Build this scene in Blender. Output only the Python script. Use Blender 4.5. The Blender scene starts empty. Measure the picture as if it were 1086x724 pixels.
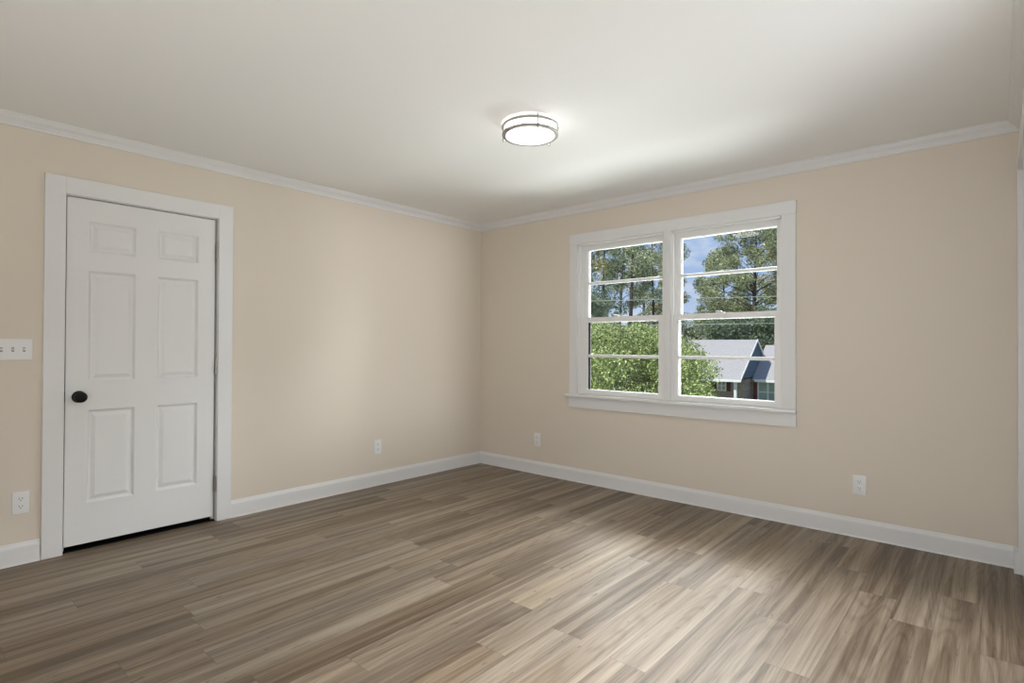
import bpy, bmesh, math, random
import numpy as np
from mathutils import Vector, Matrix

random.seed(7)
rng = np.random.default_rng(11)
scene = bpy.context.scene
COL = scene.collection

# ------------------------------------------------------------------ camera
CAM = Vector((3.9746, -4.0513, 1.185))
YAW, PITCH, ROLL, FPX = -0.7192, 0.00910, 0.00401, 587.13
fwd = Vector((math.sin(YAW) * math.cos(PITCH), math.cos(YAW) * math.cos(PITCH), math.sin(PITCH)))
rgt = Vector((math.cos(YAW), -math.sin(YAW), 0.0))
upv = rgt.cross(fwd)
r2 = math.cos(ROLL) * rgt + math.sin(ROLL) * upv
u2 = math.cos(ROLL) * upv - math.sin(ROLL) * rgt
cam_data = bpy.data.cameras.new('camera')
cam_data.sensor_width = 36.0
cam_data.lens = 36.0 * FPX / 1086.0
cam_data.clip_end = 400
cam = bpy.data.objects.new('camera', cam_data)
COL.objects.link(cam)
cam.matrix_world = Matrix(((r2.x, u2.x, -fwd.x, CAM.x), (r2.y, u2.y, -fwd.y, CAM.y), (r2.z, u2.z, -fwd.z, CAM.z), (0, 0, 0, 1)))
scene.camera = cam

# ------------------------------------------------------------------ exposure
vs = scene.view_settings
vs.view_transform = 'Standard'
vs.look = 'None'
vs.exposure = 0.0
vs.gamma = 1.0
vs.use_curve_mapping = False
scene.cycles.max_bounces = 10
scene.cycles.diffuse_bounces = 6
scene.cycles.transparent_max_bounces = 24
scene.cycles.sample_clamp_indirect = 4.0
scene.cycles.use_denoising = True
try:
    scene.cycles.denoiser = 'OPENIMAGEDENOISE'
    scene.cycles.denoising_input_passes = 'RGB_ALBEDO_NORMAL'
except Exception:
    pass

# ------------------------------------------------------------------ sky
world = bpy.data.worlds.new('sky')
scene.world = world
world.use_nodes = True
wn, wl = world.node_tree.nodes, world.node_tree.links
wn.clear()
w_out = wn.new('ShaderNodeOutputWorld')
w_bg = wn.new('ShaderNodeBackground')
w_tc = wn.new('ShaderNodeTexCoord')
w_sep = wn.new('ShaderNodeSeparateXYZ')
wl.new(w_tc.outputs['Generated'], w_sep.inputs[0])
w_ramp = wn.new('ShaderNodeValToRGB')
w_ramp.color_ramp.elements[0].position = 0.0
w_ramp.color_ramp.elements[0].color = (0.62, 0.74, 0.95, 1)
w_ramp.color_ramp.elements[1].position = 0.30
w_ramp.color_ramp.elements[1].color = (0.17, 0.36, 0.82, 1)
wl.new(w_sep.outputs['Z'], w_ramp.inputs[0])
w_noise = wn.new('ShaderNodeTexNoise')
w_noise.inputs['Scale'].default_value = 7.0
w_noise.inputs['Detail'].default_value = 6.0
w_map = wn.new('ShaderNodeMapping')
w_map.inputs['Scale'].default_value = (1, 1, 2.2)
wl.new(w_tc.outputs['Generated'], w_map.inputs[0])
wl.new(w_map.outputs[0], w_noise.inputs['Vector'])
w_cr = wn.new('ShaderNodeValToRGB')
w_cr.color_ramp.elements[0].position = 0.50
w_cr.color_ramp.elements[1].position = 0.66
wl.new(w_noise.outputs['Fac'], w_cr.inputs[0])
w_mix = wn.new('ShaderNodeMixRGB')
wl.new(w_cr.outputs[0], w_mix.inputs[0])
wl.new(w_ramp.outputs[0], w_mix.inputs[1])
w_mix.inputs[2].default_value = (0.95, 0.96, 1.0, 1)
wl.new(w_mix.outputs[0], w_bg.inputs[0])
w_bg.inputs[1].default_value = 0.95
wl.new(w_bg.outputs[0], w_out.inputs[0])

# ------------------------------------------------------------------ sun and added daylight
def lamp(name, kind, loc, direction, energy, color, **kw):
    d = bpy.data.lights.new(name, kind)
    d.energy = energy
    d.color = color
    for k, v in kw.items():
        setattr(d, k, v)
    o = bpy.data.objects.new(name, d)
    COL.objects.link(o)
    o.location = loc
    o.rotation_euler = Vector(direction).to_track_quat('-Z', 'Y').to_euler()
    return o

lamp('sun', 'SUN', (0, -20, 30), (0.32, 0.58, -0.95), 6.0, (1.0, 0.95, 0.86), angle=0.01)
# daylight stand-ins: added area lamps for open sky past the twin window, ground bounce,
# and the made-up side and rear openings of the room (behind the camera)
def daylight_fill(name, loc, direction, energy, sx, sy, color=(0.965, 0.985, 1.0)):
    return lamp(name, 'AREA', loc, direction, energy, color, shape='RECTANGLE', size=sx, size_y=sy)
daylight_fill('sky_fill_front', (2.6, 2.9, 4.3), (-.05, -1, -.8), 1700, 9, 2.4)  # added panel above the view, brightens the floor before the window
daylight_fill('sky_fill_front_high', (6.5, 3.2, 3.9), (-.9, -1, -.55), 1000, 4, 2.4)  # added panel, lifts the left wall and door
daylight_fill('sky_fill_front_low', (6.0, 2.6, 1.9), (-1, -.5, -.1), 450, 2.0, 1.4)
daylight_fill('uplight_fill_front', (2.1, 4.2, -1.05), (0, -1, .55), 1100, 6.5, 2.6)  # added upward panel that brightens the ceiling
daylight_fill('uplight_fill_front_near', (2.1, 1.9, -.6), (-.05, -.55, 1), 380, 6.0, 1.8)  # second added upward panel, shortens the fixture's shadow on the ceiling
daylight_fill('floor_patch_fill', (3.3, -9.5, 3.94), (0, 1, -.43), 1680, 1.6, .18)  # added thin panel, placed to throw the bright floor patch
daylight_fill('uplight_fill_rear', (3.3, -5.9, .9), (-.5, 1, .55), 50, 1.3, 1.4)  # added uplight at the rear opening, for the ceiling
daylight_fill('left_wall_fill', (9.0, -3.08, 1.5), (-1, .2, 0), 215, .75, 1.0)  # added panel, shaped to throw a bright band on the left wall
daylight_fill('uplight_fill_side', (4.4, -2.1, 1.2), (-1, .2, .9), 10, .9, 1.2)  # added uplight set in the side opening

# ------------------------------------------------------------------ helpers: shapes
def box(bm, x0, x1, y0, y1, z0, z1, bevel=0.0, seg=2):
    r = bmesh.ops.create_cube(bm, size=1.0)
    vsn = r['verts']
    sx, sy, sz = x1 - x0, y1 - y0, z1 - z0
    for v in vsn:
        v.co = Vector((x0 + (v.co.x + .5) * sx, y0 + (v.co.y + .5) * sy, z0 + (v.co.z + .5) * sz))
    if bevel > 0:
        es = list({e for v in vsn for e in v.link_edges})
        bmesh.ops.bevel(bm, geom=es, offset=bevel, segments=seg, affect='EDGES', profile=0.5)
    return bm

def bx(*a, **k):
    return box(bmesh.new(), *a, **k)

def prism(bm, poly, fn, t0, t1):
    """closed outline poly (2-D) swept from t0 to t1; fn(u, v, t) -> xyz"""
    a = [bm.verts.new(fn(u, v, t0)) for u, v in poly]
    b = [bm.verts.new(fn(u, v, t1)) for u, v in poly]
    n = len(poly)
    for i in range(n):
        j = (i + 1) % n
        bm.faces.new((a[i], a[j], b[j], b[i]))
    bm.faces.new(a[::-1])
    bm.faces.new(b)
    return bm

def lathe(bm, prof, axis_fn, n=48, closed=False):
    """prof: list of (r, h); axis_fn(x, y, h) -> xyz"""
    rings = []
    for r, h in prof:
        if r < 1e-6:
            rings.append([bm.verts.new(axis_fn(0, 0, h))])
        else:
            rings.append([bm.verts.new(axis_fn(r * math.cos(2 * math.pi * i / n), r * math.sin(2 * math.pi * i / n), h)) for i in range(n)])
    pairs = list(zip(rings, rings[1:]))
    if closed:
        pairs.append((rings[-1], rings[0]))
    for A, B in pairs:
        for i in range(n):
            j = (i + 1) % n
            if len(A) == 1 and len(B) > 1:
                bm.faces.new((A[0], B[j], B[i]))
            elif len(B) == 1 and len(A) > 1:
                bm.faces.new((A[i], A[j], B[0]))
            elif len(A) > 1:
                bm.faces.new((A[i], A[j], B[j], B[i]))
    return bm

def tube(bm, pts, radii, n=8):
    """tapering tube through points"""
    pts = [Vector(p) for p in pts]
    rings = []
    for i, p in enumerate(pts):
        d = (pts[min(i + 1, len(pts) - 1)] - pts[max(i - 1, 0)]).normalized()
        ref = Vector((1, 0, 0)) if abs(d.x) < 0.8 else Vector((0, 1, 0))
        a = d.cross(ref).normalized()
        b = d.cross(a)
        rings.append([bm.verts.new(p + radii[i] * (math.cos(2 * math.pi * k / n) * a + math.sin(2 * math.pi * k / n) * b)) for k in range(n)])
    for A, B in zip(rings, rings[1:]):
        for k in range(n):
            j = (k + 1) % n
            bm.faces.new((A[k], A[j], B[j], B[k]))
    bm.faces.new(rings[0][::-1])
    bm.faces.new(rings[-1])
    return bm

ORIGIN = {}
def obj(name, bm, mat, parent=None, smooth=False):
    """link a bmesh (built in the coordinates of the parent's frame: world minus the thing's place) as one object"""
    bmesh.ops.recalc_face_normals(bm, faces=bm.faces)
    org = ORIGIN.get(parent.name, Vector((0, 0, 0))) if parent else Vector((0, 0, 0))
    if org.length > 0:
        bmesh.ops.translate(bm, verts=bm.verts, vec=-org)
    me = bpy.data.meshes.new(name)
    bm.to_mesh(me)
    bm.free()
    me.materials.append(mat)
    if smooth:
        me.polygons.foreach_set('use_smooth', [True] * len(me.polygons))
        try:
            me.set_sharp_from_angle(angle=math.radians(40))
        except Exception:
            pass
    o = bpy.data.objects.new(name, me)
    COL.objects.link(o)
    if parent:
        o.parent = parent
        ORIGIN[o.name] = org
    return o

def tag(o, label=None, cat=None, group=None, kind=None):
    if label: o['label'] = label
    if cat: o['category'] = cat
    if group: o['group'] = group
    if kind: o['kind'] = kind
    return o

def thing(name, loc, label=None, cat=None, group=None, kind=None):
    o = bpy.data.objects.new(name, None)
    o.empty_display_size = 0.1
    COL.objects.link(o)
    o.location = loc
    ORIGIN[o.name] = Vector(loc)
    return tag(o, label, cat, group, kind)

def copy_tree(o, parent=None):
    c = o.copy()
    COL.objects.link(c)
    if parent:
        c.parent = parent
    for ch in list(o.children):
        copy_tree(ch, c)
    return c

def at(px, py, depth):
    """a point of the place seen at photo position px, py and given depth"""
    return CAM + depth * (fwd + (px - 543) / FPX * r2 - (py - 362) / FPX * u2)

# ------------------------------------------------------------------ helpers: materials
def new_mat(name):
    m = bpy.data.materials.new(name)
    m.use_nodes = True
    nt = m.node_tree
    return m, nt, nt.nodes, nt.links, nt.nodes['Principled BSDF']

def paint(name, col, rough=0.5, spec=0.5, bump=0.0, scale=200, var=0.0, metallic=0.0):
    m, nt, n, l, p = new_mat(name)
    p.inputs['Base Color'].default_value = (*col, 1)
    p.inputs['Roughness'].default_value = rough
    p.inputs['Specular IOR Level'].default_value = spec
    p.inputs['Metallic'].default_value = metallic
    tc = n.new('ShaderNodeTexCoord')
    nz = n.new('ShaderNodeTexNoise')
    nz.inputs['Scale'].default_value = scale
    nz.inputs['Detail'].default_value = 3
    l.new(tc.outputs['Object'], nz.inputs['Vector'])
    if bump > 0:
        b = n.new('ShaderNodeBump')
        b.inputs['Strength'].default_value = bump
        b.inputs['Distance'].default_value = 0.002
        l.new(nz.outputs['Fac'], b.inputs['Height'])
        l.new(b.outputs[0], p.inputs['Normal'])
    if var > 0:
        mx = n.new('ShaderNodeMixRGB')
        mx.inputs[1].default_value = (*[c * (1 - var) for c in col], 1)
        mx.inputs[2].default_value = (*[min(1, c * (1 + var)) for c in col], 1)
        l.new(nz.outputs['Fac'], mx.inputs[0])
        l.new(mx.outputs[0], p.inputs['Base Color'])
    return m

M = {}
M['wall'] = paint('beige_wall_paint', (0.70, 0.635, 0.545), 0.75, 0.25, 0.10, 260)
M['ceiling'] = paint('flat_white_ceiling_paint', (0.83, 0.83, 0.82), 0.9, 0.2, 0.06, 180)
M['trim'] = paint('white_trim_paint', (0.74, 0.745, 0.745), 0.38, 0.45, 0.03, 60)
M['door'] = paint('white_door_paint', (0.735, 0.74, 0.735), 0.42, 0.45, 0.05, 120)
M['vinyl'] = paint('white_sash_paint', (0.80, 0.80, 0.79), 0.35, 0.45)
M['plate'] = paint('white_plastic', (0.78, 0.79, 0.79), 0.3, 0.5)
M['slot'] = paint('dark_slot', (0.02, 0.02, 0.02), 0.6)
M['slot_shade'] = paint('shaded_switch_slot', (0.30, 0.30, 0.295), 0.6)  # grey holds the shadow around the toggle levers
M['black'] = paint('matte_black_metal', (0.003, 0.003, 0.003), 0.5, 0.25)
M['nickel'] = paint('brushed_nickel', (0.40, 0.39, 0.365), 0.42, 0.5, metallic=1.0)
M['brass'] = paint('aged_steel_hinge', (0.36, 0.34, 0.30), 0.4, 0.5, metallic=1.0)
M['screen'] = paint('dark_screen_track', (0.012, 0.012, 0.012), 0.6)
M['outer'] = paint('outer_shell', (0.45, 0.42, 0.38), 0.9)

def floor_material():
    m, nt, n, l, p = new_mat('wood_look_vinyl_planks')
    W, LEN = 0.152, 1.22
    def math_(op, a, b=None):
        x = n.new('ShaderNodeMath'); x.operation = op
        for i, v in enumerate((a, b)):
            if v is None: continue
            if isinstance(v, (int, float)): x.inputs[i].default_value = v
            else: l.new(v, x.inputs[i])
        return x.outputs[0]
    tc = n.new('ShaderNodeTexCoord')
    sp = n.new('ShaderNodeSeparateXYZ')
    l.new(tc.outputs['Object'], sp.inputs[0])
    X, Y = sp.outputs['X'], sp.outputs['Y']
    u = math_('DIVIDE', math_('ADD', X, 0.031), W)
    row = math_('FLOOR', u)
    wr = n.new('ShaderNodeTexWhiteNoise'); wr.noise_dimensions = '1D'
    l.new(row, wr.inputs['W'])
    v = math_('ADD', math_('DIVIDE', Y, LEN), math_('MULTIPLY', wr.outputs['Value'], 7.0))
    colm = math_('FLOOR', v)
    cb = n.new('ShaderNodeCombineXYZ')
    l.new(row, cb.inputs[0]); l.new(colm, cb.inputs[1])
    wp = n.new('ShaderNodeTexWhiteNoise'); wp.noise_dimensions = '2D'
    l.new(cb.outputs[0], wp.inputs['Vector'])
    ws = n.new('ShaderNodeSeparateColor')
    l.new(wp.outputs['Color'], ws.inputs[0])
    r1, rr2, r3 = ws.outputs[0], ws.outputs[1], ws.outputs[2]
    fu = math_('SUBTRACT', u, row); fv = math_('SUBTRACT', v, colm)
    # streak coordinates, shifted per plank
    def streak(sx, sy, ox, oy, detail=4, rough=0.55, dist=0.0):
        c = n.new('ShaderNodeCombineXYZ')
        l.new(math_('ADD', math_('MULTIPLY', X, sx), math_('MULTIPLY', ox, 37.0)), c.inputs[0])
        l.new(math_('ADD', math_('MULTIPLY', Y, sy), math_('MULTIPLY', oy, 53.0)), c.inputs[1])
        t = n.new('ShaderNodeTexNoise')
        t.inputs['Scale'].default_value = 1.0
        t.inputs['Detail'].default_value = detail
        t.inputs['Roughness'].default_value = rough
        t.inputs['Distortion'].default_value = dist
        l.new(c.outputs[0], t.inputs['Vector'])
        return t.outputs['Fac']
    broad = streak(24.0, 0.85, r1, rr2, 4, 0.62, 0.08)
    fine = streak(190.0, 3.6, rr2, r3, 5, 0.70, 0.06)
    knots = streak(52.0, 9.5, r3, r1, 2, 0.5, 0.8)
    # cathedral grain: distorted rings stretched along the plank
    cg = n.new('ShaderNodeCombineXYZ')
    l.new(math_('ADD', math_('MULTIPLY', X, 7.0), math_('MULTIPLY', r3, 19.0)), cg.inputs[0])
    l.new(math_('ADD', math_('MULTIPLY', Y, 0.55), math_('MULTIPLY', r1, 23.0)), cg.inputs[1])
    cn = n.new('ShaderNodeTexNoise'); cn.inputs['Scale'].default_value = 1.0; cn.inputs['Detail'].default_value = 0.6
    l.new(cg.outputs[0], cn.inputs['Vector'])
    rings = math_('SINE', math_('MULTIPLY', cn.outputs['Fac'], 130.0))
    rings = math_('POWER', math_('MULTIPLY', math_('ADD', rings, 1.0), 0.5), 3.0)
    # base tone
    mr = n.new('ShaderNodeMapRange'); mr.interpolation_type = 'SMOOTHSTEP'
    mr.inputs['From Min'].default_value = 0.44; mr.inputs['From Max'].default_value = 0.56
    strip_n = streak(19.0, 0.32, r3, rr2, 2, 0.45, 0.05)
    l.new(strip_n, mr.inputs['Value'])
    tone = math_('ADD', math_('ADD', math_('MULTIPLY', broad, 0.70), 0.23), math_('MULTIPLY', math_('SUBTRACT', r1, 0.5), 0.20))
    tone = math_('ADD', tone, math_('MULTIPLY', math_('SUBTRACT', mr.outputs[0], 0.5), 0.12))
    tone = math_('ADD', tone, math_('MULTIPLY', math_('SUBTRACT', fine, 0.5), 0.38))
    tone = math_('SUBTRACT', tone, math_('MULTIPLY', rings, 0.06))
    ramp = n.new('ShaderNodeValToRGB')
    e = ramp.color_ramp.elements
    e[0].position = 0.28; e[0].color = (0.074, 0.046, 0.025, 1)
    e[1].position = 0.92; e[1].color = (0.41, 0.33, 0.235, 1)
    a = ramp.color_ramp.elements.new(0.46); a.color = (0.146, 0.102, 0.064, 1)
    b = ramp.color_ramp.elements.new(0.62); b.color = (0.242, 0.186, 0.128, 1)
    l.new(tone, ramp.inputs[0])
    # grey wash on some planks
    hs = n.new('ShaderNodeMixRGB')
    l.new(math_('MULTIPLY', rr2, 0.30), hs.inputs[0])
    l.new(ramp.outputs[0], hs.inputs[1])
    bw = n.new('ShaderNodeRGBToBW'); l.new(ramp.outputs[0], bw.inputs[0])
    gy = n.new('ShaderNodeMixRGB'); gy.blend_type = 'MULTIPLY'; gy.inputs[0].default_value = 1.0
    l.new(bw.outputs[0], gy.inputs[1]); gy.inputs[2].default_value = (1.06, 1.0, 0.95, 1)
    l.new(gy.outputs[0], hs.inputs[2])
    # dark knots and checks
    kr = n.new('ShaderNodeValToRGB')
    kr.color_ramp.elements[0].position = 0.25; kr.color_ramp.elements[0].color = (1, 1, 1, 1)
    kr.color_ramp.elements[1].position = 0.315; kr.color_ramp.elements[1].color = (0, 0, 0, 1)
    l.new(knots, kr.inputs[0])
    kk = n.new('ShaderNodeMixRGB')
    l.new(math_('MULTIPLY', kr.outputs[0], 0.75), kk.inputs[0])
    l.new(hs.outputs[0], kk.inputs[1]); kk.inputs[2].default_value = (0.06, 0.042, 0.03, 1)
    # seams
    du = math_('MULTIPLY', math_('MINIMUM', fu, math_('SUBTRACT', 1.0, fu)), W)
    dv = math_('MULTIPLY', math_('MINIMUM', fv, math_('SUBTRACT', 1.0, fv)), LEN)
    seam = math_('LESS_THAN', math_('MINIMUM', du, dv), 0.0011)
    sm = n.new('ShaderNodeMixRGB')
    l.new(math_('MULTIPLY', seam, 0.55), sm.inputs[0])
    l.new(kk.outputs[0], sm.inputs[1]); sm.inputs[2].default_value = (0.07, 0.05, 0.035, 1)
    l.new(sm.outputs[0], p.inputs['Base Color'])
    p.inputs['Roughness'].default_value = 0.45
    p.inputs['Specular IOR Level'].default_value = 0.42
    bp = n.new('ShaderNodeBump'); bp.inputs['Strength'].default_value = 0.06; bp.inputs['Distance'].default_value = 0.001
    l.new(math_('SUBTRACT', fine, math_('MULTIPLY', seam, 2.0)), bp.inputs['Height'])
    l.new(bp.outputs[0], p.inputs['Normal'])
    return m
M['floor'] = floor_material()

def glass_material():
    m = bpy.data.materials.new('window_glass')
    m.use_nodes = True
    n, l = m.node_tree.nodes, m.node_tree.links
    n.clear()
    o = n.new('ShaderNodeOutputMaterial')
    mix = n.new('ShaderNodeMixShader')
    t = n.new('ShaderNodeBsdfTransparent'); t.inputs[0].default_value = (0.965, 0.98, 0.972, 1)
    g = n.new('ShaderNodeBsdfGlossy'); g.inputs['Roughness'].default_value = 0.01
    fr = n.new('ShaderNodeFresnel'); fr.inputs['IOR'].default_value = 1.35
    l.new(fr.outputs[0], mix.inputs[0]); l.new(t.outputs[0], mix.inputs[1]); l.new(g.outputs[0], mix.inputs[2])
    l.new(mix.outputs[0], o.inputs[0])
    return m
M['glass'] = glass_material()

def emit_material(name, col, strength):
    m, nt, n, l, p = new_mat(name)
    p.inputs['Base Color'].default_value = (0.85, 0.85, 0.84, 1)
    p.inputs['Emission Color'].default_value = (*col, 1)
    p.inputs['Emission Strength'].default_value = strength
    p.inputs['Roughness'].default_value = 0.3
    return m
M['diffuser'] = emit_material('lit_white_glass', (1.0, 0.96, 0.95), 8.0)

def leaf_material(name, dark, light, trans=0.28, mid=None):
    m = bpy.data.materials.new(name)
    m.use_nodes = True
    n, l = m.node_tree.nodes, m.node_tree.links
    n.clear()
    o = n.new('ShaderNodeOutputMaterial')
    geo = n.new('ShaderNodeNewGeometry')
    rp = n.new('ShaderNodeValToRGB')
    rp.color_ramp.elements[0].color = (*dark, 1)
    rp.color_ramp.elements[1].color = (*light, 1)
    if mid:
        rp.color_ramp.elements.new(0.5).color = (*mid, 1)
    l.new(geo.outputs['Random Per Island'], rp.inputs[0])
    d = n.new('ShaderNodeBsdfDiffuse'); l.new(rp.outputs[0], d.inputs[0])
    t = n.new('ShaderNodeBsdfTranslucent'); l.new(rp.outputs[0], t.inputs[0])
    g = n.new('ShaderNodeBsdfGlossy'); g.inputs['Roughness'].default_value = 0.45
    mx = n.new('ShaderNodeMixShader'); mx.inputs[0].default_value = trans
    l.new(d.outputs[0], mx.inputs[1]); l.new(t.outputs[0], mx.inputs[2])
    m2 = n.new('ShaderNodeMixShader'); m2.inputs[0].default_value = 0.07
    l.new(mx.outputs[0], m2.inputs[1]); l.new(g.outputs[0], m2.inputs[2])
    l.new(m2.outputs[0], o.inputs[0])
    return m
M['leaf_bright'] = leaf_material('bright_green_leaves', (0.025, 0.045, 0.015), (0.54, 0.60, 0.24), 0.2, (0.16, 0.23, 0.055))
M['leaf_oak'] = leaf_material('mid_green_leaves', (0.035, 0.07, 0.04), (0.62, 0.66, 0.36))
M['leaf_dark'] = leaf_material('dark_green_leaves', (0.020, 0.055, 0.04), (0.36, 0.46, 0.27))
M['leaf_autumn'] = leaf_material('yellowing_leaves', (0.08, 0.10, 0.04), (0.66, 0.60, 0.26))
M['bark'] = paint('grey_brown_bark', (0.085, 0.068, 0.055), 0.9, 0.2, 0.8, 14, 0.4)
M['grass'] = paint('mown_grass', (0.07, 0.12, 0.03), 0.95, 0.1, 0.5, 30, 0.5)
M['shingle'] = paint('grey_shingles', (0.31, 0.305, 0.315), 0.9, 0.2, 0.4, 9, 0.18)
M['siding'] = paint('blue_grey_gable_siding', (0.075, 0.12, 0.17), 0.8, 0.3)
M['shutter'] = paint('maroon_shutter_paint', (0.11, 0.022, 0.028), 0.6)
M['house_white'] = paint('white_house_trim', (0.78, 0.78, 0.77), 0.5)
M['house_glass'] = paint('house_window_glass', (0.34, 0.43, 0.41), 0.12, 0.6, var=0.3, scale=2)
M['cable'] = paint('pale_grey_cable', (0.55, 0.57, 0.56), 0.5)

def brick_material():
    m, nt, n, l, p = new_mat('brown_brick')
    tc = n.new('ShaderNodeTexCoord')
    mp = n.new('ShaderNodeMapping'); mp.inputs['Rotation'].default_value = (math.pi / 2, 0, 0)
    b = n.new('ShaderNodeTexBrick')
    b.inputs['Color1'].default_value = (0.33, 0.25, 0.21, 1)
    b.inputs['Color2'].default_value = (0.25, 0.18, 0.15, 1)
    b.inputs['Mortar'].default_value = (0.42, 0.39, 0.36, 1)
    b.inputs['Scale'].default_value = 1.0
    b.inputs['Brick Width'].default_value = 0.21
    b.inputs['Row Height'].default_value = 0.075
    b.inputs['Mortar Size'].default_value = 0.009
    l.new(tc.outputs['Object'], mp.inputs[0]); l.new(mp.outputs[0], b.inputs['Vector'])
    l.new(b.outputs['Color'], p.inputs['Base Color'])
    p.inputs['Roughness'].default_value = 0.9
    return m
M['brick'] = brick_material()

# ================================================================== THE ROOM
H = 2.42            # ceiling height
RX = 4.077          # right wall
BY = -5.45          # rear wall
T = 0.15            # shell thickness
WX0, WX1, WZ0, WZ1 = 1.185, 2.890, 0.745, 2.100    # rough opening of the twin window
DY0, DY1, DZ1 = -3.380, -2.530, 2.055              # rough opening of the door (left wall)
PY0, PY1, PZ1 = -0.960, -0.100, 2.138              # rough opening of the door in the right wall

def struct(name, bm, mat):
    return tag(obj(name, bm, mat), kind='structure')

struct('floor', bx(-0.9, RX + 0.4, BY - T, T, -0.12, 0.0), M['floor'])
struct('ceiling', bx(-0.9, RX + 0.4, BY - T, T, H, H + 0.15), M['ceiling'])

b = bmesh.new()      # window wall
box(b, -T, WX0, 0, T, 0, H); box(b, WX1, RX + T, 0, T, 0, H)
box(b, WX0, WX1, 0, T, 0, WZ0); box(b, WX0, WX1, 0, T, WZ1, H)
struct('wall_back', b, M['wall'])
b = bmesh.new()      # left wall with the door opening
box(b, -T, 0, BY - T, DY0, 0, H); box(b, -T, 0, DY1, 0, 0, H); box(b, -T, 0, DY0, DY1, DZ1, H)
struct('wall_left', b, M['wall'])
b = bmesh.new()
box(b, RX, RX + T, PY1, 0, 0, H); box(b, RX, RX + T, BY - T, -2.5, 0, H); box(b, RX, RX + T, -1.5, PY0, 0, H); box(b, RX, RX + T, PY0, PY1, PZ1, H)
box(b, RX, RX + T, -2.5, -1.5, 0, 0.75); box(b, RX, RX + T, -2.5, -1.5, 2.10, H)
struct('wall_right', b, M['wall'])
b = bmesh.new()      # rear wall, behind the camera, with a made-up wide opening that lets light in
GX0, GX1, GZ1 = 2.65, 4.02, 2.19
box(b, 0, GX0, BY - T, BY, 0, H); box(b, GX1, RX, BY - T, BY, 0, H); box(b, GX0, GX1, BY - T, BY, GZ1, H)
struct('wall_front', b, M['wall'])
b = bmesh.new()
for x0 in (GX0, GX1 - .05):
    box(b, x0, x0 + .05, BY - T + .02, BY - .02, 0, GZ1)
box(b, GX0, GX1, BY - T + .02, BY - .02, 0, 0.03); box(b, GX0, GX1, BY - T + .02, BY - .02, GZ1 - .02, GZ1)
struct('light_opening_rear', b, M['vinyl'])  # frame of the made-up rear opening, no glass in it
struct('sun_blocker_rear', bx(-0.9, RX + 0.4, BY - T - 0.3, BY - T, H + 0.06, H + 0.15), M['outer'])  # unseen slab added to keep sun out of the rear opening
b = bmesh.new()      # added light opening in the right wall, outside the picture
for y0 in (-2.5, -1.56):
    box(b, RX + .03, RX + T - .02, y0, y0 + .06, 0.75, 2.10)
box(b, RX + .03, RX + T - .02, -2.5, -1.5, 0.75, 0.81); box(b, RX + .03, RX + T - .02, -2.5, -1.5, 2.04, 2.10)
struct('light_opening_side', b, M['vinyl'])
b = bmesh.new()      # dark closet space behind the left door
box(b, -0.9, -0.85, -3.6, -2.3, 0, H); box(b, -0.85, -T, -3.6, -3.55, 0, H); box(b, -0.85, -T, -2.35, -2.3, 0, H)
struct('wall_closet', b, M['outer'])

# baseboards
BH, BT = 0.117, 0.014
base_prof = [(0, 0), (BT + .004, 0), (BT + .003, .006), (BT, .010), (BT, BH - .026), (BT - .002, BH - .018), (BT - .006, BH - .010), (BT - .009, BH), (0, BH)]
def baseboard(name, fn, t0, t1):
    return struct(name, prism(bmesh.new(), base_prof, fn, t0, t1), M['trim'])
onleft = lambda u, v, t: (u, t, v)
onback = lambda u, v, t: (t, -u, v)
onright = lambda u, v, t: (RX - u, t, v)
onrear = lambda u, v, t: (t, BY + u, v)
baseboard('baseboard_left', onleft, -2.452, 0.0)
baseboard('baseboard_left_front', onleft, BY, -3.460)
baseboard('baseboard_back', onback, 0.0, RX - 0.02)
baseboard('baseboard_right', onright, BY, -1.055)
baseboard('baseboard_front', onrear, 0.0, RX)
# crown moulding
crown_prof = [(0, H), (0.056, H), (0.056, H - .007), (0.050, H - .010), (0.047, H - .016), (0.040, H - .024), (0.030, H - .030),
              (0.021, H - .036), (0.016, H - .043), (0.012, H - .047), (0.009, H - .052), (0.009, H - .060), (0.0, H - .061)]
for nm, fn, t0, t1 in (('trim_1', onleft, BY, 0.0), ('trim_2', onback, 0.0, RX), ('trim_3', onright, BY, 0.0), ('trim_4', onrear, 0.0, RX)):
    struct(nm, prism(bmesh.new(), crown_prof, fn, t0, t1), M['trim'])

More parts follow.
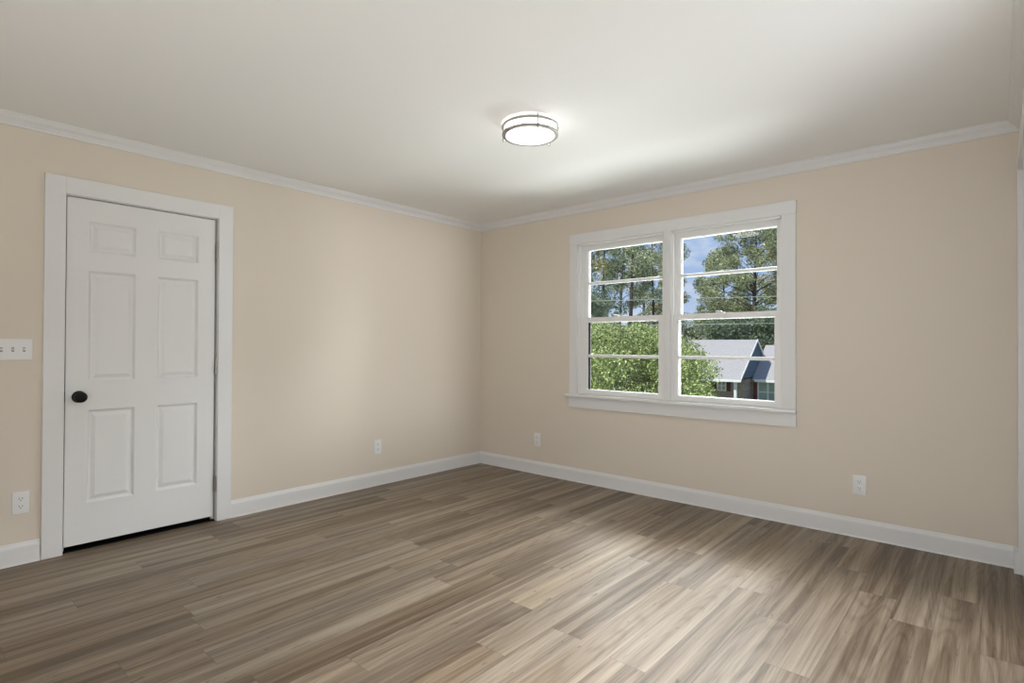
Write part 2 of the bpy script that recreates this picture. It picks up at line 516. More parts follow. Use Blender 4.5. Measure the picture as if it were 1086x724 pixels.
# ------------------------------------------------------------------ six-panel door in the left wall
SY0, SY1, SZ0, SZ1, SX = -3.356, -2.562, 0.036, 2.031, -0.004
def panel_door_mesh(y0, y1, z0, z1, x, thick, panels):
    bm = bmesh.new()
    ys = sorted({y0, y1, *[p[0] for p in panels], *[p[1] for p in panels]})
    zs = sorted({z0, z1, *[p[2] for p in panels], *[p[3] for p in panels]})
    V = {}
    def vert(xx, y, z):
        k = (round(xx, 5), round(y, 5), round(z, 5))
        if k not in V:
            V[k] = bm.verts.new((xx, y, z))
        return V[k]
    def inpanel(y, z):
        return any(p[0] < y < p[1] and p[2] < z < p[3] for p in panels)
    for i in range(len(ys) - 1):
        for j in range(len(zs) - 1):
            a, c, d, e = ys[i], ys[i + 1], zs[j], zs[j + 1]
            if not inpanel((a + c) / 2, (d + e) / 2):
                bm.faces.new((vert(x, a, d), vert(x, c, d), vert(x, c, e), vert(x, a, e)))
    for (a, c, d, e) in panels:
        loops = []
        for inset, dep in ((0, 0), (0.003, -0.003), (0.012, -0.0135), (0.018, -0.0140), (0.038, -0.0035), (0.040, -0.003)):
            loops.append([vert(x + dep, a + inset, d + inset), vert(x + dep, c - inset, d + inset), vert(x + dep, c - inset, e - inset), vert(x + dep, a + inset, e - inset)])
        # first loop may need the grid's in-between points: the grid only has corners here
        for A, B in zip(loops, loops[1:]):
            for k in range(4):
                j = (k + 1) % 4
                bm.faces.new((A[k], A[j], B[j], B[k]))
        bm.faces.new(loops[-1])
    # sides and back
    xb = x - thick
    ba = [vert(xb, y0, z0), vert(xb, y1, z0), vert(xb, y1, z1), vert(xb, y0, z1)]
    bm.faces.new(ba[::-1])
    fa = [vert(x, y0, z0), vert(x, y1, z0), vert(x, y1, z1), vert(x, y0, z1)]
    for k in range(4):
        j = (k + 1) % 4
        try:
            bm.faces.new((fa[k], ba[k], ba[j], fa[j]))
        except ValueError:
            pass
    return bm
PL, PR = (-3.252, -3.018), (-2.899, -2.664)
panels = [(*c, z0, z1) for c in (PL, PR) for z0, z1 in ((0.268, 0.806), (0.974, 1.617), (1.729, 1.906))]
door = thing('door_1', (0, -2.958, 0), 'white six-panel interior door with round black knob in left wall', 'door', kind='structure')
slab = obj('door_slab', panel_door_mesh(SY0, SY1, SZ0, SZ1, SX, 0.035, panels), M['door'], door)
b = bmesh.new()      # jamb lining with stop
box(b, -T, 0.004, DY0, -3.3605, 0, DZ1); box(b, -T, 0.004, -2.547, DY1, 0, DZ1); box(b, -T, 0.004, -3.3605, -2.547, 2.038, DZ1)
box(b, -0.060, -0.041, -3.3605, -3.348, 0, 2.038); box(b, -0.060, -0.041, -2.560, -2.547, 0, 2.038); box(b, -0.060, -0.041, -3.348, -2.560, 2.026, 2.038)
obj('door_jamb', b, M['trim'], door)
b = bmesh.new()      # flat casing with mitred-looking head
CT = 0.018
box(b, 0, CT, -3.457, -3.364, 0, 2.139, .0025); box(b, 0, CT, -2.544, -2.452, 0, 2.139, .0025)
box(b, 0, CT, -3.365, -2.543, 2.042, 2.139, .0025)
obj('door_casing', b, M['trim'], door)
obj('threshold', bx(-0.13, -0.012, -3.3605, -2.547, 0.0, 0.006), M['black'], door)
for zc in (1.822, 1.043, 0.254):
    hb = bmesh.new()
    for k in range(5):
        lathe(hb, [(0, zc - .05 + k * .02 + .0006), (.0062, zc - .05 + k * .02 + .0006), (.0062, zc - .03 + k * .02 - .0006), (0, zc - .03 + k * .02 - .0006)],
              lambda x, y, h: (0.006 + x, -2.5545 + y, h), 16)
    lathe(hb, [(0, zc - .055), (.004, zc - .053), (.0045, zc + .053), (0, zc + .056)], lambda x, y, h: (0.006 + x, -2.5545 + y, h), 12)
    box(hb, -0.032, -0.001, -2.5618, -2.5600, zc - .05, zc + .05)
    box(hb, -0.032, 0.003, -2.5490, -2.5472, zc - .05, zc + .05)
    obj('hinge', hb, M['brass'], door, True)['label'] = 'steel butt hinge'
kp = [(r_ * 1.08, h_) for r_, h_ in [(0, 0), (.031, 0), (.032, .003), (.030, .007), (.017, .010), (.0125, .014), (.012, .028), (.017, .034), (.025, .040), (.0285, .048), (.0285, .054), (.026, .061), (.020, .066), (.010, .069), (0, .0695)]]
knob = obj('door_knob', lathe(bmesh.new(), kp[5:], lambda x, y, h: (SX + h, -3.293 + x, 0.886 + y), 40), M['black'], door, True)
knob['label'] = 'matte black round knob'
obj('rosette', lathe(bmesh.new(), kp[:6] + [(0, .013)], lambda x, y, h: (SX + h, -3.293 + x, 0.886 + y), 40), M['black'], knob, True)
obj('strike_plate', bx(-0.030, 0.0055, -3.3606, -3.3585, 0.858, 0.918), M['black'], door)['label'] = 'black latch plate'

# ------------------------------------------------------------------ door in the right wall, seen only at its casing edge
door2 = thing('door_2', (RX, -0.53, 0), 'white cased doorway at the right edge beside the window wall', 'door', kind='structure')
b = bmesh.new()
box(b, RX - .018, RX, -0.103, -0.006, 0, 2.225, .002); box(b, RX - .018, RX, -1.055, -0.957, 0, 2.225, .002); box(b, RX - .018, RX, -0.958, -0.102, 2.128, 2.225, .002)
obj('door_casing', b, M['trim'], door2)
b = bmesh.new()
box(b, RX - .004, RX + T, PY1 - .016, PY1, 0, PZ1); box(b, RX - .004, RX + T, PY0, PY0 + .016, 0, PZ1); box(b, RX - .004, RX + T, PY0, PY1, PZ1 - .016, PZ1)
obj('door_jamb', b, M['trim'], door2)
obj('plinth_block', bx(RX - .037, RX - .017, -0.103, -0.0145, 0, BH, .002), M['trim'], door2)
pan2 = [(a, c, z0, z1) for a, c in ((-0.84, -0.60), (-0.46, -0.22)) for z0, z1 in ((0.268, 0.806), (0.974, 1.617), (1.729, 1.906))]
bm2 = panel_door_mesh(-0.942, -0.118, 0.012, 2.118, 0.0, 0.035, pan2)
for v in bm2.verts:
    v.co.x = RX + 0.06 - v.co.x
obj('door_slab', bm2, M['door'], door2)

# ------------------------------------------------------------------ twin double-hung window
win = thing('window_1', (2.04, 0, 0.745), 'white twin double-hung window with flat casing in the far wall', 'window', kind='structure')
b = bmesh.new()
box(b, 1.117, 2.966, -0.020, 0, 2.087, 2.176, .002)
obj('head_casing', b, M['trim'], win)
obj('side_casing', bx(1.119, 1.200, -0.018, 0, 0.770, 2.087, .002), M['trim'], win)
obj('side_casing', bx(2.875, 2.963, -0.018, 0, 0.770, 2.087, .002), M['trim'], win)
obj('mullion_casing', bx(2.019, 2.073, -0.018, 0.004, 0.770, 2.087, .002), M['trim'], win)
stool = bmesh.new()
box(stool, 1.085, 2.969, -0.050, -0.0005, 0.744, 0.770, .006, 3)
box(stool, 1.19, 2.885, -0.001, 0.045, 0.744, 0.770)
obj('window_stool', stool, M['trim'], win, True)
obj('apron', bx(1.112, 2.964, -0.018, 0, 0.652, 0.744, .002), M['trim'], win)
b = bmesh.new()      # frame: jambs, centre post, head, sloping sill
for x0, x1 in ((WX0, 1.204), (2.015, 2.077), (2.871, WX1)):
    box(b, x0, x1, 0.0, T + .01, 0.770, 2.088)
box(b, WX0, WX1, 0.0, T + .01, 2.082, WZ1)
prism(b, [(0.040, .745), (T + .05, .745), (T + .05, .748), (0.040, .772)], lambda u, v, t: (t, u, v), WX0, WX1)
for x0, x1 in ((1.204, 2.015), (2.077, 2.871)):     # stops and parting beads
    for a, c in ((x0, x0 + .010), (x1 - .010, x1)):
        box(b, a, c, 0.002, 0.014, .770, 2.082)
        box(b, a, c, 0.050, 0.056, .770, 2.082)
        box(b, a, c, 0.098, 0.112, .770, 2.082)
    box(b, x0, x1, 0.002, 0.014, 2.072, 2.082)
obj('window_frame', b, M['vinyl'], win)

def sash(x0, x1, z0, z1, y0, y1, gx0, gx1, gz0, gz1, mz, upper, lock_x):
    s = bmesh.new()
    ym = (y0 + y1) / 2
    def ring(ya, yb, ix):
        box(s, x0, gx0 + ix, ya, yb, z0, z1); box(s, gx1 - ix, x1, ya, yb, z0, z1)
        box(s, gx0 + ix, gx1 - ix, ya, yb, z0, gz0 + ix); box(s, gx0 + ix, gx1 - ix, ya, yb, gz1 - ix, z1)
    # bevelled inner edge, as glazed wooden sashes have
    for seg in (('L',), ('R',), ('B',), ('T',)):
        pass
    e = 0.006
    pv = [(0, y0), (0, y1), (1, y1), (1, ym - .004), (0.6, y0)]
    def bar(p0, p1, edge_in, along):
        pass
    ring(y0, ym - .004, -e)
    ring(ym - .004, y1, 0)
    for (a, c, horiz, sgn) in ((gx0, None, False, 1), (gx1, None, False, -1), (gz0, None, True, 1), (gz1, None, True, -1)):
        tri = [(a - sgn * e, y0), (a, ym - .004), (a - sgn * e, ym - .004)]
        if horiz:
            prism(s, tri, lambda u, v, t: (t, v, u), gx0 - e, gx1 + e)
        else:
            prism(s, tri, lambda u, v, t: (u, v, t), gz0 - e, gz1 + e)
    so = obj('upper_sash' if upper else 'lower_sash', s, M['vinyl'], win)
    obj('glass_pane', bx(gx0 - .004, gx1 + .004, ym - .002, ym + .002, gz0 - .004, mz - .002), M['glass'], so)
    obj('glass_pane', bx(gx0 - .004, gx1 + .004, ym - .002, ym + .002, mz + .002, gz1 + .004), M['glass'], so)
    mb = bmesh.new()
    prism(mb, [(mz - .013, ym - .003), (mz - .006, y0 + .002), (mz + .006, y0 + .002), (mz + .013, ym - .003), (mz + .013, ym + .012), (mz - .013, ym + .012)],
          lambda u, v, t: (t, v, u), gx0 - .002, gx1 + .002)
    obj('muntin', mb, M['vinyl'], so)
    if not upper:
        lb = bmesh.new()
        box(lb, lock_x - .030, lock_x + .030, y0 + .006, y0 + .030, z1 - .001, z1 + .006, .002)
        box(lb, lock_x - .014, lock_x + .014, y0 + .002, y0 + .034, z1 + .005, z1 + .016, .004)
        tube(lb, [(lock_x, y0 + .018, z1 + .012), (lock_x - .03, y0 + .008, z1 + .014)], [.005, .004], 8)
        obj('sash_lock', lb, M['vinyl'], so, True)
        if lock_x < 2:
            obj('screen_track', bx(gx0 - .004, gx0 + .020, ym + .004, ym + .014, gz0 - .004, gz1 + .004), M['screen'], so)['label'] = 'dark vertical strip behind the left edge of the lower glass'
for x0, x1, gx, gl, lk in ((1.206, 2.013, (1.269, 1.964), (1.286, 1.951), 1.575), (2.079, 2.869, (2.125, 2.821), (2.121, 2.817), 2.44)):
    sash(x0, x1, 1.398, 2.080, 0.057, 0.092, gx[0], gx[1], 1.438, 2.030, 1.742, True, lk)
    sash(x0, x1, 0.772, 1.440, 0.015, 0.049, gl[0], gl[1], 0.815, 1.396, 1.107, False, lk)

# ------------------------------------------------------------------ ceiling light
LC = Vector((2.030, -1.684, H))
lamp_t = thing('ceiling_light', LC, 'round flush ceiling light with two nickel rings and glowing white glass', 'ceiling light')
ax = lambda x, y, h: (LC.x + x, LC.y + y, LC.z + h)
obj('ceiling_pan', lathe(bmesh.new(), [(0, 0), (.128, 0), (.130, -.004), (.130, -.014), (.126, -.016), (0, -.016)], ax, 64), M['house_white'], lamp_t, True)
obj('glass_diffuser', lathe(bmesh.new(), [(0, -.015), (.128, -.015), (.131, -.020), (.132, -.050), (.131, -.060), (.124, -.070), (.104, -.078), (.070, -.084), (.035, -.087), (0, -.088)], ax, 64), M['diffuser'], lamp_t, True)
def ring_prof(zc, ri, ro, hh):
    return [(ri, zc - hh), (ro - .002, zc - hh), (ro, zc - hh + .002), (ro, zc + hh - .002), (ro - .002, zc + hh), (ri, zc + hh)]
obj('upper_ring', lathe(bmesh.new(), ring_prof(-.0205, .147, .158, .0070), ax, 72, True), M['nickel'], lamp_t, True)
obj('lower_ring', lathe(bmesh.new(), ring_prof(-.062, .136, .156, .0070), ax, 72, True), M['nickel'], lamp_t, True)
for ang in (-0.62, 1.475, 3.57):
    px_, py_ = .1545 * math.cos(ang), .1545 * math.sin(ang)
    obj('post', lathe(bmesh.new(), [(0, -.002), (.0042, -.002), (.0042, -.066), (.0065, -.068), (.0070, -.076), (.0045, -.082), (0, -.083)],
        lambda x, y, h, a=px_, c=py_: (LC.x + a + x, LC.y + c + y, LC.z + h), 16), M['nickel'], lamp_t, True)

# ------------------------------------------------------------------ outlets and switches (built facing -y, then turned)
def outlet_proto():
    t = thing('wall_outlet', (0, 0, 0))
    pl = bmesh.new()
    box(pl, -.0365, .0365, -.006, 0, -.060, .060, .0035, 3)
    plate = obj('cover_plate', pl, M['plate'], t, True)
    for zc in (.0205, -.0205):
        r = bmesh.new()
        prof = [(.0172 * math.cos(a), max(-.0135, min(.0135, .0172 * math.sin(a)))) for a in [2 * math.pi * k / 32 for k in range(32)]]
        prism(r, prof, lambda u, v, q: (u, q, zc + v), -.0078, -.0015)
        rec = obj('receptacle', r, M['plate'], t)
        for sx, hh in ((-.0064, .0045), (.0064, .0036)):
            obj('slot', bx(sx - .0011, sx + .0011, -.0082, -.0070, zc + .0015 - hh, zc + .0015 + hh + .002), M['slot'], rec)['label'] = 'dark blade slot'
        obj('ground_hole', lathe(bmesh.new(), [(0, -.0082), (.0026, -.0082), (.0026, -.0070), (0, -.0070)], lambda x, y, h: (x, h, zc - .0085 + y), 14), M['slot'], rec)['label'] = 'dark ground hole'
    obj('screw', lathe(bmesh.new(), [(0, -.0075), (.0022, -.0072), (.0032, -.0060), (0, -.0055)], lambda x, y, h: (x, h, y), 16), M['plate'], plate, True)
    return t
proto = outlet_proto()
outs = [((0, -3.5415, .3315), math.pi / 2, 'white duplex outlet left of the six-panel door, above the baseboard'),
        ((0, -1.247, .326), math.pi / 2, 'white duplex outlet on the left wall between door and corner'),
        ((.7465, 0, .319), 0.0, 'small white duplex outlet on the window wall near the corner, left of the window'),
        ((3.3255, 0, .3275), 0.0, 'ivory-white duplex outlet on the window wall, low to the right of the window')]
for i, (loc, rz, lab) in enumerate(outs):
    o = proto if i == 0 else copy_tree(proto)
    o.location = loc
    o.rotation_euler = (0, 0, rz)
    tag(o, lab, 'outlet', 'duplex outlets on the walls')

sw = thing('light_switch', (0, 0, 0), 'white multi-gang toggle switch plate left of the door', 'light switch')
SWW = .209 / 2
plate = obj('cover_plate', bx(-SWW, SWW, -.006, 0, -.0575, .0575, .0035, 3), M['plate'], sw, True)
for k in range(4):
    cx_ = -.069 + .046 * k
    fr = bmesh.new()
    box(fr, cx_ - .0055, cx_ + .0055, -.0068, -.004, -.0125, .0125, .0006)
    sl = obj('toggle_slot', fr, M['slot_shade'], sw)
    tg = bmesh.new()
    prism(tg, [(-.005, -.006), (-.0185, .0010), (-.0190, .0065), (-.005, .0060)], lambda u, v, q: (q, u, v + (.0 if k % 2 else -.002)), cx_ - .0038, cx_ + .0038)
    obj('toggle', tg, M['plate'], sl)
    for zz in (.0302, -.0302):
        obj('screw', lathe(bmesh.new(), [(0, -.0073), (.0022, -.0071), (.0032, -.0060), (0, -.0055)], lambda x, y, h: (cx_ + x, h, zz + y), 14), M['plate'], plate, True)
sw.location = (0, -3.4995 - SWW, 1.158)
sw.rotation_euler = (0, 0, math.pi / 2)

# ================================================================== OUTSIDE
def gz(x, y):
    """ground height: falls away from the house, then levels"""
    t = min(1.0, max(0.0, (y - 1.0) / 20.0))
    return -0.7 - 2.4 * (t * t * (3 - 2 * t)) + 0.045 * max(0.0, y - 34)
b = bmesh.new()
xs_ = [-70 + 4.0 * i for i in range(31)]
ys_ = [T + 0.02 + 2.6 * i for i in range(36)]
grid = [[b.verts.new((x, y, gz(x, y) + 0.05 * math.sin(x * .7) * math.cos(y * .5))) for x in xs_] for y in ys_]
for r0, r1_ in zip(grid, grid[1:]):
    for i in range(len(xs_) - 1):
        b.faces.new((r0[i], r0[i + 1], r1_[i + 1], r1_[i]))
tag(obj('lawn_ground', b, M['grass'], None, True), kind='structure')

def leaf_mesh(name, centers, size, mat, parent, flat=0.0):
    n = len(centers)
    a = rng.normal(size=(n, 3)); a /= np.linalg.norm(a, axis=1)[:, None]
    c = rng.normal(size=(n, 3)); c -= (c * a).sum(1)[:, None] * a; c /= np.linalg.norm(c, axis=1)[:, None]
    s = size * rng.uniform(0.6, 1.35, n)[:, None]
    v = np.empty((n, 4, 3))
    v[:, 0] = centers + a * s; v[:, 1] = centers + c * s * .48 + a * s * .1
    v[:, 2] = centers - a * s * .8; v[:, 3] = centers - c * s * .48 + a * s * .1
    org = ORIGIN.get(parent.name, Vector((0, 0, 0)))
    v = v.reshape(-1, 3) - np.array(org)
    me = bpy.data.meshes.new(name)
    me.vertices.add(4 * n); me.vertices.foreach_set('co', v.ravel())
    me.loops.add(4 * n); me.loops.foreach_set('vertex_index', np.arange(4 * n))
    me.polygons.add(n); me.polygons.foreach_set('loop_start', np.arange(0, 4 * n, 4)); me.polygons.foreach_set('loop_total', np.full(n, 4))
    me.update(calc_edges=True)
    me.materials.append(mat)
    o = bpy.data.objects.new(name, me)
    COL.objects.link(o)
    o.parent = parent
    return o

def blob_points(blobs, n):
    """points through the outer shells of ellipsoid clumps (centre, radii)"""
    w = np.array([r[0] * r[1] * r[2] for _, r in blobs]) ** 0.67
    w /= w.sum()
    k = rng.choice(len(blobs), n, p=w)
    d = rng.normal(size=(n, 3)); d /= np.linalg.norm(d, axis=1)[:, None]
    rad = rng.uniform(0.25, 1.22, n) ** 0.6
    C = np.array([b_[0] for b_ in blobs])[k]; R = np.array([b_[1] for b_ in blobs])[k]
    return C + d * R * rad[:, None]

def tree(name, px, depth, height, trunk_r, mat, label, group=None, z0=2.0, spread=2.2, nclump=26, nleaf=6000, leaf=0.16, clump=(0.7, 1.5), lean=0.3, py=368, seed=1, cat='tree', bias=(0, 0)):
    R = random.Random(seed)
    p = at(px, py, depth)
    base = Vector((p.x, p.y, gz(p.x, p.y) - 0.05))
    t = thing(name, base, label, cat, group)
    tb = bmesh.new()
    pts, rad = [], []
    dx, dy = R.uniform(-lean, lean), R.uniform(-lean, lean)
    for i in range(8):
        f_ = i / 7
        pts.append(base + Vector((dx * f_ + .12 * math.sin(3 * f_ + seed), dy * f_ + .10 * math.cos(2.5 * f_ + seed), height * f_)))
        rad.append(trunk_r * (1.25 if i == 0 else 1.0) * (1 - .82 * f_))
    tube(tb, pts, rad, 10)
    blobs = []
    for i in range(nclump):
        h = R.uniform(z0, height)
        f_ = h / height
        i0 = min(6, int(f_ * 7)); a = pts[i0].lerp(pts[i0 + 1], f_ * 7 - i0)
        env = spread * (0.55 + 0.75 * math.sin(math.pi * min(1, max(0.05, (h - z0 * .6) / (height - z0 * .6 + .01))) ** .8))
        ang = R.uniform(0, 2 * math.pi)
        rr = env * math.sqrt(R.uniform(0.05, 1))
        c = a + Vector((rr * math.cos(ang) + bias[0], rr * math.sin(ang) + bias[1], R.uniform(-.2, .5)))
        s = R.uniform(*clump)
        blobs.append(((c.x, c.y, c.z), (s, s, s * R.uniform(.65, .95))))
        st = a - Vector((0, 0, min(.25 * rr + .1, a.z - base.z - .3)))
        mid = st.lerp(c, .55) + Vector((0, 0, .12 * rr))
        tube(tb, [st, mid, c], [trunk_r * .30 * (1.15 - f_), trunk_r * .19 * (1.15 - f_), .012], 6)
    obj('trunk', tb, M['bark'], t, True)
    leaf_mesh('foliage', blob_points(blobs, nleaf), leaf, mat, t)
    return t

# the big leafy tree close to the window: its crown fills the lower left panes
def broad_tree():
    p = at(652, 368, 12.5)
    base = Vector((p.x, p.y, gz(p.x, p.y) - .05))
    t = thing('leafy_tree', base, 'bright green leafy tree close outside, filling the lower left panes of the window', 'tree')
    R = random.Random(5)
    tb = bmesh.new()
    blobs = []
    top = 1.72
    for k in range(6):
        a = 2 * math.pi * k / 6 + .3
        tube(tb, [base + Vector((.1 * math.cos(a), .1 * math.sin(a), 0)), base + Vector((.5 * math.cos(a), .5 * math.sin(a), 1.1)), base + Vector((1.3 * math.cos(a), 1.3 * math.sin(a), 2.4))], [.07, .05, .015], 7)
    for k in range(70):
        a = R.uniform(0, 2 * math.pi); rr = 2.02 * math.sqrt(R.uniform(0, 1)); f_ = rr / 2.02
        zt = top - .95 * f_ ** 2.2
        z = R.uniform(base.z + .7 + .2 * f_, zt - .25)
        s = R.uniform(.35, .62)
        blobs.append(((base.x + rr * math.cos(a), base.y + rr * math.sin(a), z), (s, s, s * .75)))
    for k in range(34):
        a = R.uniform(0, 2 * math.pi); rr = 1.9 * math.sqrt(R.uniform(0, 1)); f_ = rr / 2.02
        zt = top - .95 * f_ ** 2.2
        s = R.uniform(.35, .55)
        blobs.append(((base.x + rr * math.cos(a), base.y + rr * math.sin(a), zt - s * .6), (s, s, s * .7)))
    obj('trunk', tb, M['bark'], t, True)
    leaf_mesh('foliage', blob_points(blobs, 150000), .027, M['leaf_bright'], t)
broad_tree()

# ------------------------------------------------------------------ the house across the street
HX, HY = -6.12, 25.68          # front right corner of the taller roof's eave
house = thing('brick_house', (HX, HY, -3.1), 'low brick house with grey shingled gable roof and maroon shutters across the street', 'house')
house.rotation_euler = (0, 0, math.radians(5.7))
hx = lambda v: HX + v
hy = lambda v: HY + v
def roof(x0, x1, ye, ze, yr, zr, thick=.10):
    bm = bmesh.new()
    yb = 2 * yr - ye
    prism(bm, [(ye, ze), (yr, zr), (yb, ze), (yb, ze - thick), (yr, zr - thick * 1.2), (ye, ze - thick)], lambda u, v, q: (hx(q), hy(u), v), x0, x1)
    return bm
obj('roof', roof(-5.2, 0, 0, -.479, 4.0, 1.646), M['shingle'], house)
obj('roof', roof(-.12, 9.0, 3.2, -.62, 6.9, 1.345), M['shingle'], house)
b = bmesh.new()
prism(b, [(.25, -.50), (4.0, 1.50), (7.75, -.50)], lambda u, v, q: (hx(q), hy(u), v), -.20, -.10)
obj('gable_siding', b, M['siding'], house)['label'] = 'dark blue-grey gable end'
b = bmesh.new()      # fascia and rake boards
box(b, hx(-5.2), hx(.02), hy(-.03), hy(0), -.64, -.50)
box(b, hx(0), hx(9), hy(3.17), hy(3.2), -.78, -.64)
prism(b, [(-.02, -.46), (4.0, 1.675), (4.0, 1.56), (-.02, -.58)], lambda u, v, q: (hx(q), hy(u), v), 0, .03)
prism(b, [(8.02, -.46), (4.0, 1.675), (4.0, 1.56), (8.02, -.58)], lambda u, v, q: (hx(q), hy(u), v), 0, .03)
obj('fascia', b, M['house_white'], house)
b = bmesh.new()
box(b, hx(-4.9), hx(-.25), hy(2.0), hy(7.4), -3.12, -.60)
box(b, hx(-.26), hx(8.6), hy(3.9), hy(9.9), -3.12, -.76)
obj('brick_wall', b, M['brick'], house)
obj('porch_floor', bx(hx(-3.6), hx(-.15), hy(.1), hy(2.0), -3.12, -2.85), M['cable'], house)
b = bmesh.new()
box(b, hx(-.405), hx(-.265), hy(.22), hy(.36), -2.85, -.58); box(b, hx(-.44), hx(-.23), hy(.18), hy(.40), -.70, -.58); box(b, hx(-.44), hx(-.23), hy(.18), hy(.40), -2.85, -2.72)
obj('porch_column', b, M['house_white'], house)
def house_window(x0, x1, y, z0, z1, nx, nz):
    fb = bmesh.new()
    w_ = .07
    x0, x1, y = hx(x0), hx(x1), hy(y)
    box(fb, x0 - w_, x0, y - .06, y, z0 - w_, z1 + w_); box(fb, x1, x1 + w_, y - .06, y, z0 - w_, z1 + w_)
    box(fb, x0, x1, y - .06, y, z0 - w_, z0); box(fb, x0, x1, y - .06, y, z1, z1 + w_)
    for k in range(1, nx):
        xx = x0 + (x1 - x0) * k / nx
        box(fb, xx - .04, xx + .04, y - .05, y, z0, z1)
    for k in range(1, nz):
        zz = z0 + (z1 - z0) * k / nz
        box(fb, x0, x1, y - .05, y, zz - .025, zz + .025)
    wf = obj('window', fb, M['house_white'], house)
    obj('pane', bx(x0, x1, y - .03, y - .01, z0, z1), M['house_glass'], wf)
house_window(-1.68, -1.30, 2.0, -1.21, -.75, 2, 2)
house_window(0.10, 1.06, 3.9, -1.90, -.86, 2, 2)
house_window(3.2, 4.2, 3.9, -1.90, -.86, 2, 2)
house_window(6.3, 7.3, 3.9, -1.90, -.86, 2, 2)
for x0, x1, y, z0 in ((-1.22, -1.00, 2.0, -1.30), (-.20, .0, 3.9, -1.98), (1.16, 1.40, 3.9, -1.98), (-1.99, -1.77, 2.0, -1.30)):
    b = bmesh.new()
    box(b, hx(x0), hx(x1), hy(y - .05), hy(y), z0, -.70 if y < 3 else -.80)
    for k in range(8):
        zz = z0 + (-.72 - z0) * (k + .5) / 8
        box(b, hx(x0 + .03), hx(x1 - .03), hy(y - .07), hy(y - .05), zz - .03, zz + .03)
    obj('shutter', b, M['shutter'], house)
for dx, wd, lab in ((-1.5, .8, 'low dark shrub by the brick wall under the small house window'), (.25, .45, 'low dark shrub right of the white porch column')):
    sx_, sy_ = HX + dx - .02, HY - .75
    g_ = gz(sx_, sy_)
    t = thing('foundation_shrub', (sx_, sy_, g_), lab, 'shrub', 'shrubs by the house')
    bl = [((sx_ + random.uniform(-wd, wd) * .6, sy_ + random.uniform(-.3, .3), g_ + .35 + random.uniform(0, 1.0)), (.4, .36, .38)) for _ in range(10)]
    sb = bmesh.new(); tube(sb, [(sx_, sy_, g_ - .05), (sx_ + .05, sy_, g_ + .7)], [.04, .02], 6)
    obj('stem', sb, M['bark'], t)
    leaf_mesh('foliage', blob_points(bl, 3000), .06, M['leaf_dark'], t)

# ------------------------------------------------------------------ trees beyond
G1 = 'tall trees of the wood behind the street'
wood = [(606, 30.5, 13, .17, 'leaf_dark', 'hidden'), (627, 35, 12.5, .15, 'leaf_autumn', 'a'), (640, 40, 14, .20, 'leaf_dark', 'b'),
        (656, 44.5, 15, .17, 'leaf_oak', 'c'), (666, 35, 14, .19, 'leaf_oak', 'd'), (681, 53, 15, .20, 'leaf_dark', 'e'),
        (692, 41, 13, .16, 'leaf_oak', 'f'), (704, 46.5, 13, .16, 'leaf_autumn', 'g'), (720, 51, 13, .16, 'leaf_oak', 'h')]
wl_ = ['dark tree of the wood behind the left window casing', 'yellowing slim tree at the left edge of the left window',
       'dark green dense tree second from the left in the upper left panes', 'slim-trunked tree left of the darkest trunk in the upper left panes',
       'tall tree with the darkest trunk, mid upper left panes', 'dark green tree right of the darkest trunk in the upper left panes',
       'mid green tree before blue sky near the mullion, upper left panes', 'yellowing tree against the mullion in the upper left panes', 'mid green tree just behind the mullion between the two upper sashes']
for i, ((px, d, h, r_, mt, _), lb) in enumerate(zip(wood, wl_)):
    tree('forest_tree', px, d, h, r_, M[mt], lb, G1, z0=1.0, spread=1.3, nclump=38, nleaf=11000, leaf=.085, clump=(.35, .75), seed=20 + i)
tree('oak_tree', 800, 46, 14.5, .26, M['leaf_oak'], 'large mid green tree above the house roof, filling the upper right panes', None, z0=1.2, spread=3.8, nclump=140, nleaf=70000, leaf=.085, clump=(.4, 1.0), seed=61)
tree('oak_tree', 828, 57, 15.5, .24, M['leaf_autumn'], 'lighter tree with thin trunk at the right edge of the upper right panes', None, z0=1.6, spread=2.6, nclump=80, nleaf=34000, leaf=.10, clump=(.5, 1.1), seed=62)
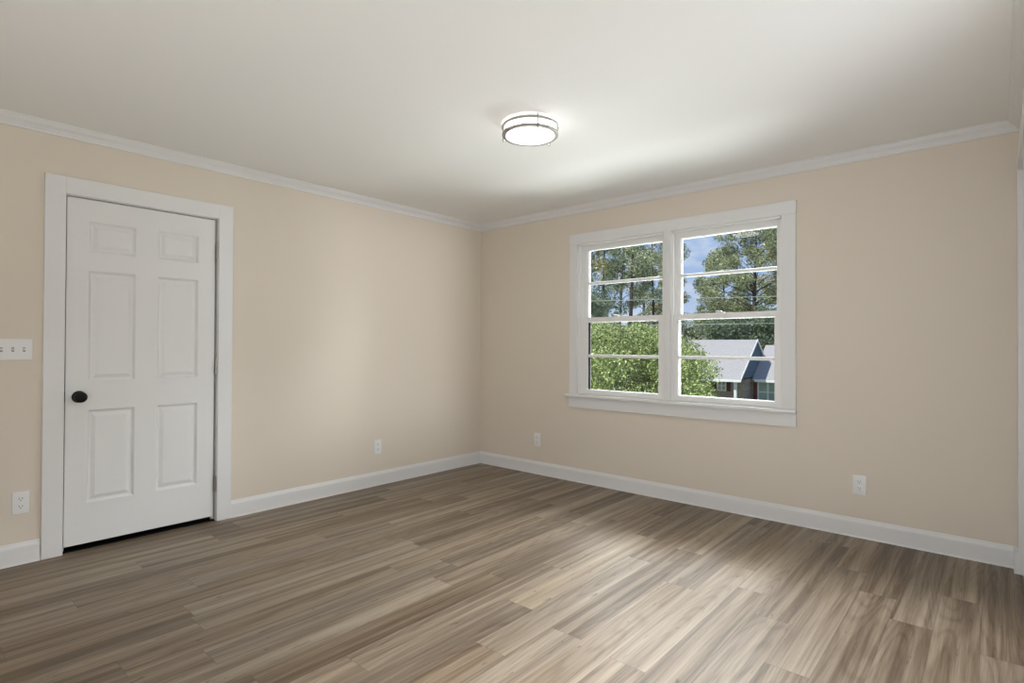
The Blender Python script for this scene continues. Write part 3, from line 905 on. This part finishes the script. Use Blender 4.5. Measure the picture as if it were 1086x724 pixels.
tree('oak_tree', 768, 65, 13.5, .22, M['leaf_oak'], 'pale green tree farther back, left of the large tree over the house', None, z0=1.2, spread=2.9, nclump=100, nleaf=46000, leaf=.10, clump=(.5, 1.1), seed=64)
tree('oak_tree', 908, 47, 13, .22, M['leaf_oak'], 'tree of the wood hidden behind the right window casing', None, z0=2.0, spread=2.6, nclump=50, nleaf=16000, leaf=.09, clump=(.6, 1.1), seed=63)
for i, (px, d, h, mt, lb) in enumerate(((728, 40.5, 5.2, 'leaf_oak', 'low green tree at the left edge of the right window, left of the house roof'),
        (757, 40, 5.9, 'leaf_dark', 'low dark tree behind the left half of the house roof'), (787, 40.5, 6.2, 'leaf_dark', 'low dark tree just left of the roof peak, behind the house'),
        (817, 40, 6.4, 'leaf_dark', 'low dark tree right of the roof peak, behind the house'))):
    tree('background_tree', px, d, h, .12, M[mt], lb, 'low trees behind the house', z0=.4, spread=.95, nclump=46, nleaf=17000, leaf=.08, clump=(.45, .8), seed=80 + i)
for i, (px, d, h, mt, lb) in enumerate(((624, 23, 4.2, 'leaf_dark', 'dark understory shrub at the foot of the wood, left edge of left window'), (654, 25.5, 4.5, 'leaf_oak', 'green understory shrub under the wood, middle of left window'),
        (686, 23, 4.3, 'leaf_autumn', 'yellowish understory shrub just above the left meeting rail'), (716, 24.5, 4.3, 'leaf_oak', 'green understory shrub behind the mullion, between the two windows'))):
    tree('understory_shrub', px, d, h, .06, M[mt], lb, 'shrubs under the wood', z0=.3, spread=.7, nclump=30, nleaf=10000, leaf=.07, clump=(.4, .75), seed=100 + i, cat='shrub')

# utility cables across the view
def cable(name, p0, p1, sag, label):
    bm = bmesh.new()
    pts = []
    for k in range(13):
        f_ = k / 12
        q = p0.lerp(p1, f_); q.z -= sag * 4 * f_ * (1 - f_)
        pts.append(q)
    tube(bm, pts, [.009] * 13, 6)
    tag(obj(name, bm, M['cable'], None, True), label, 'cable', 'utility cables over the street')
cable('street_cable', at(520, 322, 22), at(940, 311, 22), .0, 'thin upper utility cable crossing behind both upper sashes')
cable('street_cable', at(520, 347, 22), at(940, 341, 22), .0, 'thin lower utility cable above the house roof')
